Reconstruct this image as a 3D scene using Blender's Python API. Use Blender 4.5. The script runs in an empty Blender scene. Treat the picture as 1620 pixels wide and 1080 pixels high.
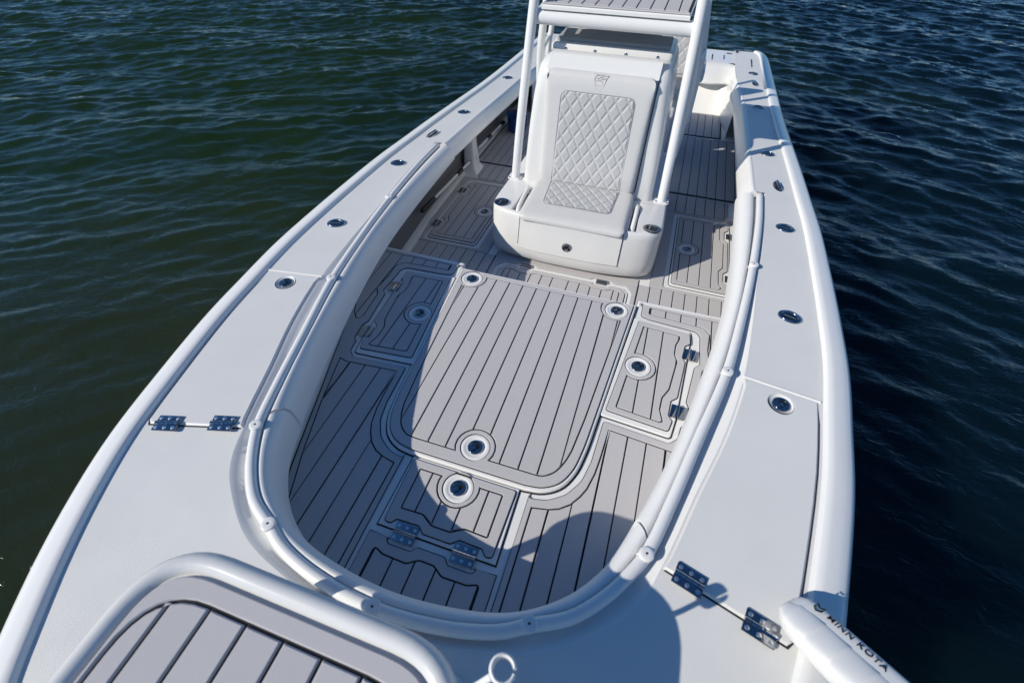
import bpy, bmesh, math, random
import numpy as np
from mathutils import Vector, Matrix
from mathutils.geometry import tessellate_polygon

random.seed(7)
S = 0.55                      # all shapes below are written in boat units of 0.55 m
R = math.radians
sc = bpy.context.scene
col = sc.collection

# ------------------------------------------------------------------ camera, sky, sun, exposure
cam_d = bpy.data.cameras.new('camera')
cam = bpy.data.objects.new('camera', cam_d); col.objects.link(cam); sc.camera = cam
cam_d.sensor_width = 36.0
cam_d.lens = 721.0 / 1620.0 * 36.0
cam_d.clip_start = 0.05; cam_d.clip_end = 6000
r_ = Vector((0.94864, 0.31634, 0.001368)); u_ = Vector((-0.23397, 0.69870, 0.67607)); f_ = Vector((-0.21291, 0.64167, -0.73683))
M3 = Matrix((r_, u_, -f_)).transposed()
cam.matrix_world = Matrix.Translation(Vector((0.7786, -1.6937, 3.0)) * S) @ M3.to_4x4()
cam_d.dof.use_dof = True; cam_d.dof.focus_distance = 4.0 * S; cam_d.dof.aperture_fstop = 2.8

SUN = Vector((-1.16, -0.95, 1.0)).normalized()
world = bpy.data.worlds.new('World'); sc.world = world; world.use_nodes = True
wn = world.node_tree
bg = wn.nodes['Background']
sky = wn.nodes.new('ShaderNodeTexSky'); sky.sky_type = 'NISHITA'; sky.sun_disc = False
sky.sun_elevation = math.asin(SUN.z); sky.sun_rotation = math.atan2(SUN.x, SUN.y) % (2 * math.pi)
sky.air_density = 1.0; sky.dust_density = 0.0; sky.ozone_density = 7.0
hsv = wn.nodes.new('ShaderNodeHueSaturation'); hsv.inputs['Saturation'].default_value = 1.12
wn.links.new(sky.outputs[0], hsv.inputs['Color']); wn.links.new(hsv.outputs[0], bg.inputs[0]); bg.inputs[1].default_value = 0.105
sl = bpy.data.lights.new('sun', 'SUN'); sl.energy = 4.5; sl.angle = R(0.5); sl.color = (1.0, 0.935, 0.825)
so = bpy.data.objects.new('sun', sl); col.objects.link(so)
so.rotation_euler = (-SUN).to_track_quat('-Z', 'Y').to_euler(); so.location = SUN * 30
sc.view_settings.view_transform = 'Standard'; sc.view_settings.look = 'None'
sc.view_settings.gamma = 1.0; sc.view_settings.exposure = 0.0; sc.view_settings.use_curve_mapping = False
sc.render.engine = 'CYCLES'
sc.cycles.max_bounces = 8

# ------------------------------------------------------------------ materials
def mat(name, color, rough=0.4, metal=0.0, spec=0.5, bump=None, vary=None, rvary=0.0, coat=0.0, rand=0.0, stretch=None):
    m = bpy.data.materials.new(name); m.use_nodes = True
    n = m.node_tree.nodes; l = m.node_tree.links; b = n['Principled BSDF']
    b.inputs['Base Color'].default_value = (*color, 1); b.inputs['Roughness'].default_value = rough
    b.inputs['Metallic'].default_value = metal; b.inputs['Specular IOR Level'].default_value = spec
    if coat: b.inputs['Coat Weight'].default_value = coat; b.inputs['Coat Roughness'].default_value = 0.08
    tc = n.new('ShaderNodeTexCoord')
    src = tc.outputs['Object']
    if stretch:
        mp = n.new('ShaderNodeMapping'); mp.inputs['Scale'].default_value = stretch
        l.new(src, mp.inputs[0]); src2 = mp.outputs[0]
    else: src2 = src
    cur = None
    if vary:
        sc_, amt = vary
        t = n.new('ShaderNodeTexNoise'); t.inputs['Scale'].default_value = sc_; t.inputs['Detail'].default_value = 5; t.inputs['Roughness'].default_value = 0.65
        l.new(src2, t.inputs['Vector'])
        r = n.new('ShaderNodeMapRange'); r.inputs[1].default_value = 0.25; r.inputs[2].default_value = 0.75
        r.inputs[3].default_value = 1 - amt; r.inputs[4].default_value = 1 + amt
        l.new(t.outputs[0], r.inputs[0]); cur = r.outputs[0]
        if rvary:
            rr = n.new('ShaderNodeMapRange'); rr.inputs[1].default_value = 0.25; rr.inputs[2].default_value = 0.75
            rr.inputs[3].default_value = rough - rvary; rr.inputs[4].default_value = rough + rvary
            l.new(t.outputs[0], rr.inputs[0]); l.new(rr.outputs[0], b.inputs['Roughness'])
    if rand:
        oi = n.new('ShaderNodeObjectInfo'); r = n.new('ShaderNodeMapRange')
        r.inputs[3].default_value = 1 - rand; r.inputs[4].default_value = 1 + rand
        l.new(oi.outputs['Random'], r.inputs[0])
        if cur:
            mm = n.new('ShaderNodeMath'); mm.operation = 'MULTIPLY'; l.new(cur, mm.inputs[0]); l.new(r.outputs[0], mm.inputs[1]); cur = mm.outputs[0]
        else: cur = r.outputs[0]
    if cur:
        vm = n.new('ShaderNodeVectorMath'); vm.operation = 'SCALE'; vm.inputs[0].default_value = color
        l.new(cur, vm.inputs['Scale']); l.new(vm.outputs[0], b.inputs['Base Color'])
    if bump:
        bs, bd = bump
        t = n.new('ShaderNodeTexNoise'); t.inputs['Scale'].default_value = bs; t.inputs['Detail'].default_value = 3
        l.new(src2, t.inputs['Vector'])
        bp = n.new('ShaderNodeBump'); bp.inputs['Strength'].default_value = 1.0; bp.inputs['Distance'].default_value = bd
        l.new(t.outputs[0], bp.inputs['Height']); l.new(bp.outputs[0], b.inputs['Normal'])
    return m

WHITE = mat('white_gelcoat', (0.765, 0.765, 0.75), 0.22, spec=0.45, vary=(6, 0.015), rvary=0.05)
DECKW = mat('white_nonskid_gelcoat', (0.685, 0.683, 0.662), 0.42, spec=0.4, bump=(420, 0.0006), vary=(4.5, 0.03), rvary=0.10)
CREAM = mat('cream_gelcoat', (0.72, 0.715, 0.69), 0.3, spec=0.4, vary=(5, 0.02))
SATIN = mat('satin_steel', (0.72, 0.72, 0.73), 0.38, metal=1.0)
CONW = mat('console_gelcoat', (0.675, 0.675, 0.66), 0.24, spec=0.4, vary=(6, 0.015), rvary=0.05)
BOLST = mat('bolster_vinyl', (0.74, 0.735, 0.72), 0.42, spec=0.35, bump=(700, 0.0003), vary=(12, 0.02), rvary=0.05)
VINYL = mat('white_vinyl', (0.575, 0.57, 0.56), 0.42, spec=0.35, bump=(700, 0.0003), vary=(12, 0.02), rvary=0.05)
QUILT = mat('quilted_grey_vinyl', (0.46, 0.46, 0.465), 0.45, spec=0.35, bump=(700, 0.0003), vary=(14, 0.03))
TUBE = mat('white_powder_coat', (0.73, 0.73, 0.725), 0.25, spec=0.5, vary=(10, 0.015), rvary=0.05)
PAD = mat('grey_foam_decking', (0.49, 0.478, 0.482), 0.75, spec=0.22, bump=(900, 0.0004), vary=(60, 0.022), rand=0.02, stretch=(3, 1, 1))
PADD = mat('dark_grey_foam', (0.30, 0.305, 0.315), 0.7, spec=0.25, bump=(300, 0.0005), vary=(20, 0.06))
GROOVE = mat('groove_black_foam', (0.030, 0.031, 0.036), 0.85, spec=0.15)
SEAM = mat('dark_seam_gasket', (0.03, 0.032, 0.036), 0.8, spec=0.2)
LINER = mat('grey_hull_liner', (0.16, 0.158, 0.16), 0.75, spec=0.2, bump=(300, 0.0006), vary=(7, 0.08))
CHROME = mat('polished_steel', (0.37, 0.375, 0.39), 0.07, metal=1.0, vary=(30, 0.03), rvary=0.03)
BLACK = mat('black_rubber', (0.014, 0.014, 0.016), 0.5, spec=0.4, vary=(30, 0.2))
HOLE = mat('dark_bore', (0.01, 0.011, 0.013), 0.4)
BLUE = mat('blue_plastic', (0.012, 0.06, 0.22), 0.35, vary=(12, 0.1))
MOTORW = mat('white_motor_plastic', (0.70, 0.705, 0.70), 0.3, spec=0.5, vary=(9, 0.02))
INK = mat('black_print', (0.008, 0.008, 0.01), 0.5)

# ------------------------------------------------------------------ mesh helpers
class MB:
    def __init__(self): self.v = []; self.f = []
    def add(self, vs, fs):
        o = len(self.v); self.v += [tuple(float(c) for c in p) for p in vs]; self.f += [tuple(i + o for i in f) for f in fs]
    def grid(self, rows, close_u=False, close_v=False):     # rows: list of equally long point lists
        n, m = len(rows), len(rows[0]); vs = [p for r in rows for p in r]; fs = []
        for i in range(n if close_v else n - 1):
            for j in range(m if close_u else m - 1):
                a = i * m + j; b = i * m + (j + 1) % m; c = ((i + 1) % n) * m + (j + 1) % m; d = ((i + 1) % n) * m + j
                fs.append((a, b, c, d))
        self.add(vs, fs)
    def tube(self, path, r, seg=14, caps=True):
        path = [Vector(p) for p in path]; n = len(path); rr = r if isinstance(r, (list, tuple)) else [r] * n
        t0 = (path[1] - path[0]).normalized()
        ref = Vector((0, 0, 1)) if abs(t0.z) < 0.9 else Vector((1, 0, 0))
        nrm = t0.cross(ref).normalized(); rows = []
        for i in range(n):
            t = (path[min(i + 1, n - 1)] - path[max(i - 1, 0)]).normalized()
            nrm = (nrm - t * nrm.dot(t)).normalized(); b = t.cross(nrm)
            rows.append([path[i] + (nrm * math.cos(a) + b * math.sin(a)) * rr[i] for a in [2 * math.pi * k / seg for k in range(seg)]])
        self.grid(rows, close_u=True)
        if caps:
            o = len(self.v); self.v += [tuple(path[0]), tuple(path[-1])]
            s0 = o - n * seg; s1 = o - seg
            for k in range(seg):
                self.f.append((o, s0 + (k + 1) % seg, s0 + k)); self.f.append((o + 1, s1 + k, s1 + (k + 1) % seg))
    def lathe(self, c, prof, seg=28, ax=(1, 1), rotz=0.0, tilt=None, cap0=True):    # prof: (radius, z) list; ax squashes x / y
        rows = []; cr, sr = math.cos(rotz), math.sin(rotz)
        for r, z in prof:
            row = []
            for k in range(seg):
                a = 2 * math.pi * k / seg; x = r * ax[0] * math.cos(a); y = r * ax[1] * math.sin(a)
                p = Vector((x * cr - y * sr, x * sr + y * cr, z))
                if tilt: p = tilt @ p
                row.append(p + Vector(c))
            rows.append(row)
        self.grid(rows, close_u=True)
        o = len(self.v) - len(rows) * seg
        for base, flip in ((o, True), (o + (len(rows) - 1) * seg, False)):
            if flip and not cap0: continue
            f = tuple(base + k for k in range(seg)); self.f.append(f[::-1] if flip else f)
    def box(self, c, s, rot=None, bev=0.0):
        hx, hy, hz = s[0] / 2, s[1] / 2, s[2] / 2
        b = min(bev, hx * .49, hy * .49, hz * .49)
        poly = fillet([(-hx, -hy), (hx, -hy), (hx, hy), (-hx, hy)], b * 1.6, 3) if b else [(-hx, -hy), (hx, -hy), (hx, hy), (-hx, hy)]
        rings = [(b, -hz), (b * .3, -hz + b * .3), (0, -hz + b), (0, hz - b), (b * .3, hz - b * .3), (b, hz)] if b else [(0, -hz), (0, hz)]
        rows = [[(x, y, z) for x, y in inset(poly, i)] for i, z in rings]
        rt = rot or Matrix.Identity(3); C = Vector(c)
        rows = [[rt @ Vector(p) + C for p in r] for r in rows]
        self.grid(rows, close_u=True)
        m = len(poly); o = len(self.v) - len(rows) * m
        self.f.append(tuple(o + k for k in range(m))[::-1]); self.f.append(tuple(o + (len(rows) - 1) * m + k for k in range(m)))
    def prism(self, poly, z0, z1, bev=0.004, holes=(), zf=None, bottom=False):
        poly = ccw(poly); hs = [ccw(h) for h in holes]
        loops = [(poly, 1)] + [(h, -1) for h in hs]; tops = []
        zf = zf or (lambda x, y: 0.0)
        for lp, sgn in loops:
            ins = inset(lp, bev * sgn) if bev else lp
            rows = [[(x, y, z0 + zf(x, y)) for x, y in lp], [(x, y, z1 - bev + zf(x, y)) for x, y in lp]]
            if bev: rows.append([(x, y, z1 + zf(x, y)) for x, y in ins])
            if sgn < 0: rows = [r[::-1] for r in rows]
            self.grid(rows, close_u=True)
            tops.append((ins if sgn > 0 else ins[::-1]))
        flat = [p for t in tops for p in t]
        tris = tessellate_polygon([[Vector((x, y, 0)) for x, y in t] for t in tops])
        o = len(self.v); self.v += [(x, y, z1 + zf(x, y)) for x, y in flat]
        for a, b, c in tris:
            (ax, ay), (bx, by), (cx, cy) = flat[a], flat[b], flat[c]
            cr = (bx - ax) * (cy - ay) - (by - ay) * (cx - ax)
            if abs(cr) < 1e-12: continue
            self.f.append((o + a, o + b, o + c) if cr > 0 else (o + a, o + c, o + b))
    def build(self, name, material, parent=None, smooth=40, base=None):
        b = Vector(base) if base is not None else Vector((0, 0, 0))
        me = bpy.data.meshes.new(name)
        me.from_pydata([tuple((Vector(p) - b) * S) for p in self.v], [], self.f); me.update()
        bm = bmesh.new(); bm.from_mesh(me); bmesh.ops.remove_doubles(bm, verts=bm.verts, dist=1e-5)
        bm.to_mesh(me); bm.free()
        if smooth:
            for p in me.polygons: p.use_smooth = True
            me.set_sharp_from_angle(angle=R(smooth))
        ms = material if isinstance(material, (list, tuple)) else [material]
        for m in ms: me.materials.append(m)
        o = bpy.data.objects.new(name, me); col.objects.link(o)
        put(o, parent, b)
        return o

def put(o, parent, at=Vector((0, 0, 0))):
    o.parent = parent
    if parent is not None:
        o.matrix_parent_inverse = Matrix.Translation(-WORLD.get(parent.name, Vector((0, 0, 0))))
    o.location = Vector(at) * S
    WORLD[o.name] = Vector(at) * S
    return o
WORLD = {}
def thing(name, label, cat, loc, group=None):
    o = bpy.data.objects.new(name, None); col.objects.link(o); o.empty_display_size = 0.1
    o.location = Vector(loc) * S; WORLD[o.name] = o.location.copy()
    o['label'] = label; o['category'] = cat
    if group: o['group'] = group
    return o
def dup(o, parent, off):                       # a part and its sub-parts copied, sharing mesh data
    c = o.copy(); col.objects.link(c); put(c, parent, WORLD[o.name] / S + Vector(off))
    for k in list(o.children):
        dup(k, c, off)
    return c

def area(p): return 0.5 * sum(p[i][0] * p[(i + 1) % len(p)][1] - p[(i + 1) % len(p)][0] * p[i][1] for i in range(len(p)))
def ccw(p):
    p = [tuple(q[:2]) for q in p]
    out = [p[i] for i in range(len(p)) if math.dist(p[i], p[i - 1]) > 1e-6]
    return out if area(out) > 0 else out[::-1]
def mir(p): return [(-q[0],) + tuple(q[1:]) for q in p][::-1]
def inset(p, d):                               # CCW polygon, moved inwards by d
    n = len(p); out = []
    for i in range(n):
        a, b, c = Vector(p[i - 1]), Vector(p[i]), Vector(p[(i + 1) % n])
        e1 = (b - a).normalized(); e2 = (c - b).normalized()
        n1 = Vector((-e1.y, e1.x)); n2 = Vector((-e2.y, e2.x)); m = n1 + n2
        k = m.dot(n1)
        q = b + (m / k * d if k > 0.35 else (m.normalized() * d * 1.7 if m.length > 1e-6 else n1 * d))
        out.append((q.x, q.y))
    return out
def fillet(p, r, seg=5):
    n = len(p); out = []
    for i in range(n):
        rr = r[i] if isinstance(r, (list, tuple)) else r
        a, b, c = Vector(p[i - 1][:2]), Vector(p[i][:2]), Vector(p[(i + 1) % n][:2])
        l1, l2 = (a - b).length, (c - b).length
        if rr <= 0: out.append((b.x, b.y)); continue
        d1, d2 = (a - b) / l1, (c - b) / l2
        ang = math.acos(max(-1, min(1, d1.dot(d2))))
        if ang > 3.0: out.append((b.x, b.y)); continue
        t = min(rr / math.tan(ang / 2), l1 * .48, l2 * .48)
        p0, p1 = b + d1 * t, b + d2 * t
        for k in range(seg + 1):
            s = k / seg; q = p0 * (1 - s) ** 2 + b * 2 * s * (1 - s) + p1 * s * s
            out.append((q.x, q.y))
    return out
def notch(poly, c, r, seg=14):                 # cuts the disc (c, r) off a CCW polygon whose edge it crosses once
    poly = ccw(poly); n = len(poly)
    ins = [math.dist(p, c) < r for p in poly]
    def hit(a, b):
        ax, ay = a[0] - c[0], a[1] - c[1]; dx, dy = b[0] - a[0], b[1] - a[1]
        A = dx * dx + dy * dy; B = 2 * (ax * dx + ay * dy); C = ax * ax + ay * ay - r * r; D = B * B - 4 * A * C
        if D <= 0: return []
        return sorted(t for t in ((-B - math.sqrt(D)) / 2 / A, (-B + math.sqrt(D)) / 2 / A) if 0 <= t <= 1)
    H = []
    for i in range(n):
        for t in hit(poly[i], poly[(i + 1) % n]):
            a, b = poly[i], poly[(i + 1) % n]
            H.append((i, t, (a[0] + (b[0] - a[0]) * t, a[1] + (b[1] - a[1]) * t)))
    if len(H) < 2: return poly
    # find the hit at which the outline enters the disc
    def inside_after(h):
        i, t, p = h; a, b = poly[i], poly[(i + 1) % n]; L = math.dist(a, b)
        q = (p[0] + (b[0] - a[0]) / L * 1e-4, p[1] + (b[1] - a[1]) / L * 1e-4)
        return math.dist(q, c) < r
    k = next(k for k in range(len(H)) if inside_after(H[k])); e = H[k]; x = H[(k + 1) % len(H)]
    out = [x[2]]; i = (x[0] + 1) % n; cnt = 0
    while True:
        out.append(poly[i])
        if i == e[0]: break
        i = (i + 1) % n; cnt += 1
        if cnt > n: break
    out.append(e[2])
    a0 = math.atan2(e[2][1] - c[1], e[2][0] - c[0]); a1 = math.atan2(x[2][1] - c[1], x[2][0] - c[0])
    while a1 > a0: a1 -= 2 * math.pi           # clockwise round the disc keeps the disc outside
    for s in range(1, seg): 
        a = a0 + (a1 - a0) * s / seg; out.append((c[0] + r * math.cos(a), c[1] + r * math.sin(a)))
    return ccw(out)
def strips(poly, xs):                          # a polygon cut into planks along y
    bm = bmesh.new(); vs = [bm.verts.new((x, y, 0)) for x, y in ccw(poly)]; bm.faces.new(vs)
    for x in xs:
        bmesh.ops.bisect_plane(bm, geom=bm.verts[:] + bm.edges[:] + bm.faces[:], plane_co=(x, 0, 0), plane_no=(1, 0, 0))
    out = [[(v.co.x, v.co.y) for v in f.verts] for f in bm.faces]; bm.free()
    return [p for p in out if abs(area(p)) > 0.0012]
def circle(c, r, n=28): return [(c[0] + r * math.cos(2 * math.pi * k / n), c[1] + r * math.sin(2 * math.pi * k / n)) for k in range(n)]
def spl(pts, n):                               # Catmull-Rom through pts, n points evenly along it
    P = [np.array(p, float) for p in pts]; P = [2 * P[0] - P[1]] + P + [2 * P[-1] - P[-2]]; o = []
    for i in range(1, len(P) - 2):
        for k in range(24):
            t = k / 24; a, b, c, d = P[i - 1], P[i], P[i + 1], P[i + 2]
            t1 = max(np.linalg.norm(b - a) ** .5, 1e-4); t2 = max(np.linalg.norm(c - b) ** .5, 1e-4); t3 = max(np.linalg.norm(d - c) ** .5, 1e-4)
            m1 = t2 * ((b - a) / t1 - (c - a) / (t1 + t2) + (c - b) / t2); m2 = t2 * ((c - b) / t2 - (d - b) / (t2 + t3) + (d - c) / t3)
            o.append((2 * t**3 - 3 * t**2 + 1) * b + (t**3 - 2 * t**2 + t) * m1 + (-2 * t**3 + 3 * t**2) * c + (t**3 - t**2) * m2)
    o.append(P[-2]); o = np.array(o); L = np.concatenate([[0], np.cumsum(np.linalg.norm(np.diff(o, axis=0), axis=1))])
    s = np.linspace(0, L[-1], n)
    return np.stack([np.interp(s, L, o[:, k]) for k in range(o.shape[1])], 1)
def full(half): return [(-x, y) for x, y in half[:0:-1]] + [(0, half[0][1])] + list(half[1:])
def G(y):                                      # height of the gunwale deck (sheer)
    y = max(y, -3.4)
    if y <= 5.5: return 0.5625 - 0.01014 * y - 0.005785 * y * y
    t = min((y - 5.5) / 4.3, 1.0); h0, h1 = 0.3317, 0.17; m0, m1 = -0.0738 * 4.3, -0.02 * 4.3
    return (2*t**3 - 3*t*t + 1) * h0 + (t**3 - 2*t*t + t) * m0 + (3*t*t - 2*t**3) * h1 + (t**3 - t*t) * m1
ZC = -0.528; ZW = -1.0

# ------------------------------------------------------------------ water
def make_water():
    rng = np.random.default_rng(5)
    near_x = np.linspace(-14, 14, 780); near_y = np.linspace(-3, 21, 680)
    far = np.array([1, 3, 8, 20, 60, 200, 700, 2500.0])
    xs = np.concatenate([-14 - far[::-1], near_x, 14 + far]); ys = np.concatenate([-3 - far[::-1], near_y, 21 + far])
    X, Y = np.meshgrid(xs, ys); Z = np.zeros_like(X)
    dist = np.hypot(X, Y - 6); V_ = .5 * np.sqrt((X - .3) ** 2 + 3)
    for lam, amp, sp, n in ((2.2, .012, .4, 7), (.85, .0068, .42, 10), (.42, .0050, .45, 20), (.25, .0042, .5, 28), (.165, .0024, .65, 26)):
        for _ in range(n):
            a = math.radians(96) + rng.normal(0, sp); l = lam * rng.uniform(.75, 1.35); k = 2 * math.pi / l
            ph = rng.uniform(0, 6.28); w = k * (X * math.cos(a) + (Y + V_) * math.sin(a)) + ph
            s = np.sin(w)
            Z += amp * 2.2 / math.sqrt(n) * (1 - 2 * np.abs(np.sin(w / 2)) ** 1.25 + .27 if lam < 1 else s)
    Z *= np.clip((26 - dist) / 8, 0, 1) * (.35 + .65 * np.clip((Y + .5) / 3.5, 0, 1))
    me = bpy.data.meshes.new('water'); n, m = X.shape
    V = np.stack([X, Y, Z + ZW * S], -1).reshape(-1, 3)
    idx = np.arange(n * m).reshape(n, m)
    F = np.stack([idx[:-1, :-1], idx[:-1, 1:], idx[1:, 1:], idx[1:, :-1]], -1).reshape(-1, 4)
    me.vertices.add(len(V)); me.vertices.foreach_set('co', V.ravel())
    me.loops.add(F.size); me.loops.foreach_set('vertex_index', F.ravel())
    me.polygons.add(len(F)); me.polygons.foreach_set('loop_start', np.arange(0, F.size, 4)); me.polygons.foreach_set('loop_total', np.full(len(F), 4))
    me.polygons.foreach_set('use_smooth', np.ones(len(F), bool)); me.update(); me.validate()
    m_ = bpy.data.materials.new('sea_water'); m_.use_nodes = True; nn = m_.node_tree.nodes; ll = m_.node_tree.links; b = nn['Principled BSDF']
    b.subsurface_method = 'BURLEY'; b.inputs['Subsurface Weight'].default_value = 1.0; b.inputs['Subsurface Radius'].default_value = (.45, .8, .7); b.inputs['Subsurface Scale'].default_value = 1.0
    b.inputs['Specular IOR Level'].default_value = 0.28
    b.inputs['Roughness'].default_value = 0.045; b.inputs['IOR'].default_value = 1.333
    tc = nn.new('ShaderNodeTexCoord')
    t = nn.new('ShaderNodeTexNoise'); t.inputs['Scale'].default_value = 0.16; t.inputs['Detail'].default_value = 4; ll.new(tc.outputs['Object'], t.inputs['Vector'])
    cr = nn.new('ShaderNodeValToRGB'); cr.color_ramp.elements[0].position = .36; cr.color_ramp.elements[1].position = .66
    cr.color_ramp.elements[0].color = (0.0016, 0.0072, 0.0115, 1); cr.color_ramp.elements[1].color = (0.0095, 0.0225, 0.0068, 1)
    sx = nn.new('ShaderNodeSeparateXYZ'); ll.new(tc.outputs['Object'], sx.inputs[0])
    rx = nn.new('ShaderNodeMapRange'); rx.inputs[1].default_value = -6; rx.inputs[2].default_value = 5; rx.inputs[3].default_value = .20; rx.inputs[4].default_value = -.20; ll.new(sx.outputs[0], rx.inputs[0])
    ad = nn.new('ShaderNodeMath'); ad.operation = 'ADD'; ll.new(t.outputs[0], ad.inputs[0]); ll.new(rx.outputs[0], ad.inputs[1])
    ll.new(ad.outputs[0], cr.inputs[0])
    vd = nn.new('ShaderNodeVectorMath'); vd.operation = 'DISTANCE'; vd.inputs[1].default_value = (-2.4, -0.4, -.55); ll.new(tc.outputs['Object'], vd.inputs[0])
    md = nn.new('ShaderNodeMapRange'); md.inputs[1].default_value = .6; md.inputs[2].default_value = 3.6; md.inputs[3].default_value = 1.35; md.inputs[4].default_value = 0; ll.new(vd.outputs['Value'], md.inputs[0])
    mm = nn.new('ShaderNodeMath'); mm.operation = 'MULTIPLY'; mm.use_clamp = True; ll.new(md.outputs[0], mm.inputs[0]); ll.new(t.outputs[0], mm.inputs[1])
    mx = nn.new('ShaderNodeMix'); mx.data_type = 'RGBA'; mx.inputs[7].default_value = (0.021, 0.027, 0.013, 1)     # olive-brown tint, strongest beside the bow and fading outwards
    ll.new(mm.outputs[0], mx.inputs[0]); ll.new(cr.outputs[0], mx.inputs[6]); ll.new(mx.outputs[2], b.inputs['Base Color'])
    mp = nn.new('ShaderNodeMapping'); mp.inputs['Scale'].default_value = (1.0, 2.0, 1.0); mp.inputs['Rotation'].default_value = (0, 0, R(8)); ll.new(tc.outputs['Object'], mp.inputs[0])
    n1 = nn.new('ShaderNodeTexNoise'); n1.inputs['Scale'].default_value = 8.0; n1.inputs['Detail'].default_value = 4; n1.inputs['Roughness'].default_value = .55; n1.inputs['Distortion'].default_value = .6
    ll.new(mp.outputs[0], n1.inputs['Vector'])
    bp = nn.new('ShaderNodeBump'); bp.inputs['Strength'].default_value = 1.0; bp.inputs['Distance'].default_value = 0.011
    ll.new(n1.outputs[0], bp.inputs['Height']); ll.new(bp.outputs[0], b.inputs['Normal'])
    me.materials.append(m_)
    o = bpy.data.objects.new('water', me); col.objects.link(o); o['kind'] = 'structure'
make_water()

# ================================================================== THE BOAT
boat = thing('fishing_boat', 'white open fishing boat with grey plank-pattern foam decking floating on dark water', 'boat', (0, 3, -1.0))
W_ = 0.1389
C_half = [(0, -3.28), (.45, -3.10), (.86, -2.72), (1.12, -2.40), (1.318, -2.136), (1.419, -1.974), (1.579, -1.695), (1.718, -1.404), (1.855, -1.041), (1.985, -.5),
          (2.085, 0.0), (2.14, .42), (2.20, .93), (2.228, 1.5), (2.245, 2.1), (2.258, 2.85), (2.245, 3.45)]
E_half = [(0, -1.475), (.34, -1.448), (.523, -1.409), (.677, -1.369), (.80, -1.322), (.93, -1.24), (1.125, -1.07), (1.205, -.95), (1.262, -.80), (1.312, -.652), (1.404, -.349),
          (1.552, .1), (1.676, .64), (1.745, 1.2), (1.80, 1.77), (1.877, 2.4), (1.93, 3.1), (1.95, 3.45)]
R_half = [(0, -1.40), (.36, -1.365), (.593, -1.30), (.712, -1.235), (.884, -1.145), (1.02, -1.01), (1.125, -.86), (1.188, -.74), (1.285, -.42), (1.39, -.02), (1.556, .61), (1.66, 1.2), (1.767, 1.952), (1.85, 2.75), (1.885, 3.32)]
B_half = [(0, -1.292), (.30, -1.268), (.529, -1.221), (.658, -1.171), (.766, -1.106), (.861, -1.027), (.941, -.935), (1.02, -.81), (1.071, -.69), (1.115, -.565), (1.163, -.43), (1.228, -.223),
          (1.296, .019), (1.379, .382), (1.441, .688), (1.51, 1.036), (1.588, 1.543), (1.637, 2.146), (1.673, 3.0), (1.685, 3.42)]
F_half = [(0, -1.36), (.5, -1.32), (.8, -1.21), (1.0, -1.08), (1.15, -.87), (1.275, -.5), (1.40, -.08), (1.52, .30), (1.64, .66), (1.76, .90), (1.87, 1.3), (1.95, 1.7), (2.0, 2.4), (2.06, 3.4)]
NS = 241
Cc, Ec, Rc, Bc, Fc = (spl(full(h), NS) for h in (C_half, E_half, R_half, B_half, F_half))
def nrm_out(c):
    t = np.gradient(c, axis=0); n = np.stack([-t[:, 1], t[:, 0]], 1); n /= np.linalg.norm(n, axis=1)[:, None]
    return n if n[NS // 2][1] < 0 else -n
Cn = nrm_out(Cc)
def row(xy, zoff, absz=False): return [(p[0], p[1], (zoff if absz else G(p[1]) + zoff)) for p in xy]
def lerp(a, b, t): return a * (1 - t) + b * t

# gunwale deck (forward)
mb = MB(); mb.grid([row(lerp(Cc, Ec, t), 0) for t in np.linspace(0, 1, 13)][::-1]); mb.build('gunwale_deck', DECKW, boat)
# rounded toe rail and outer flank of the gunwale
A_side = [(2.245, 3.45), (2.235, 4.2), (2.222, 5.0), (2.21, 6.2), (2.205, 7.6), (2.19, 8.8), (2.17, 9.5), (2.14, 9.72), (2.08, 9.82)]
Aft = spl(A_side, 60)
fullC = np.concatenate([(Aft[:0:-1] * [-1, 1]), Cc, Aft[1:]])
t_ = np.gradient(fullC, axis=0); fn = np.stack([-t_[:, 1], t_[:, 0]], 1); fn /= np.linalg.norm(fn, axis=1)[:, None]
if fn[len(fn) // 2][1] > 0: fn = -fn
prof = [(-.004, -.01), (0, .001), (.009, .018), (.020, .028), (.06, .025), (.11, .016), (.145, .005), (.170, -.012), (.188, -.038), (.200, -.075), (.206, -.17)]
mb = MB(); mb.grid([row(fullC + fn * o, z) for o, z in prof]); mb.build('gunwale_edge', WHITE, boat, smooth=60)
mb = MB(); mb.grid([row(fullC + fn * o, z) for o, z in ((.19, -.15), (.215, -.165), (.22, -.20), (.205, -.225), (.18, -.23))]); mb.build('rub_rail', TUBE, boat)
mb = MB(); mb.prism([(-2.3, 9.78), (2.3, 9.78), (2.3, 9.84), (-2.3, 9.84)], ZW - .3, .13, .02); mb.build('transom', WHITE, boat)
hp = [[(p[0], p[1], G(p[1]) - .19) for p in fullC + fn * .195]]
for o, z in ((.17, -.1), (.06, -.6), (-.02, -1.0), (-.18, -1.35)): hp.append([(p[0], p[1], z) for p in fullC + fn * o])
mb = MB(); mb.grid(hp); mb.build('hull', WHITE, boat, smooth=60)

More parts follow.
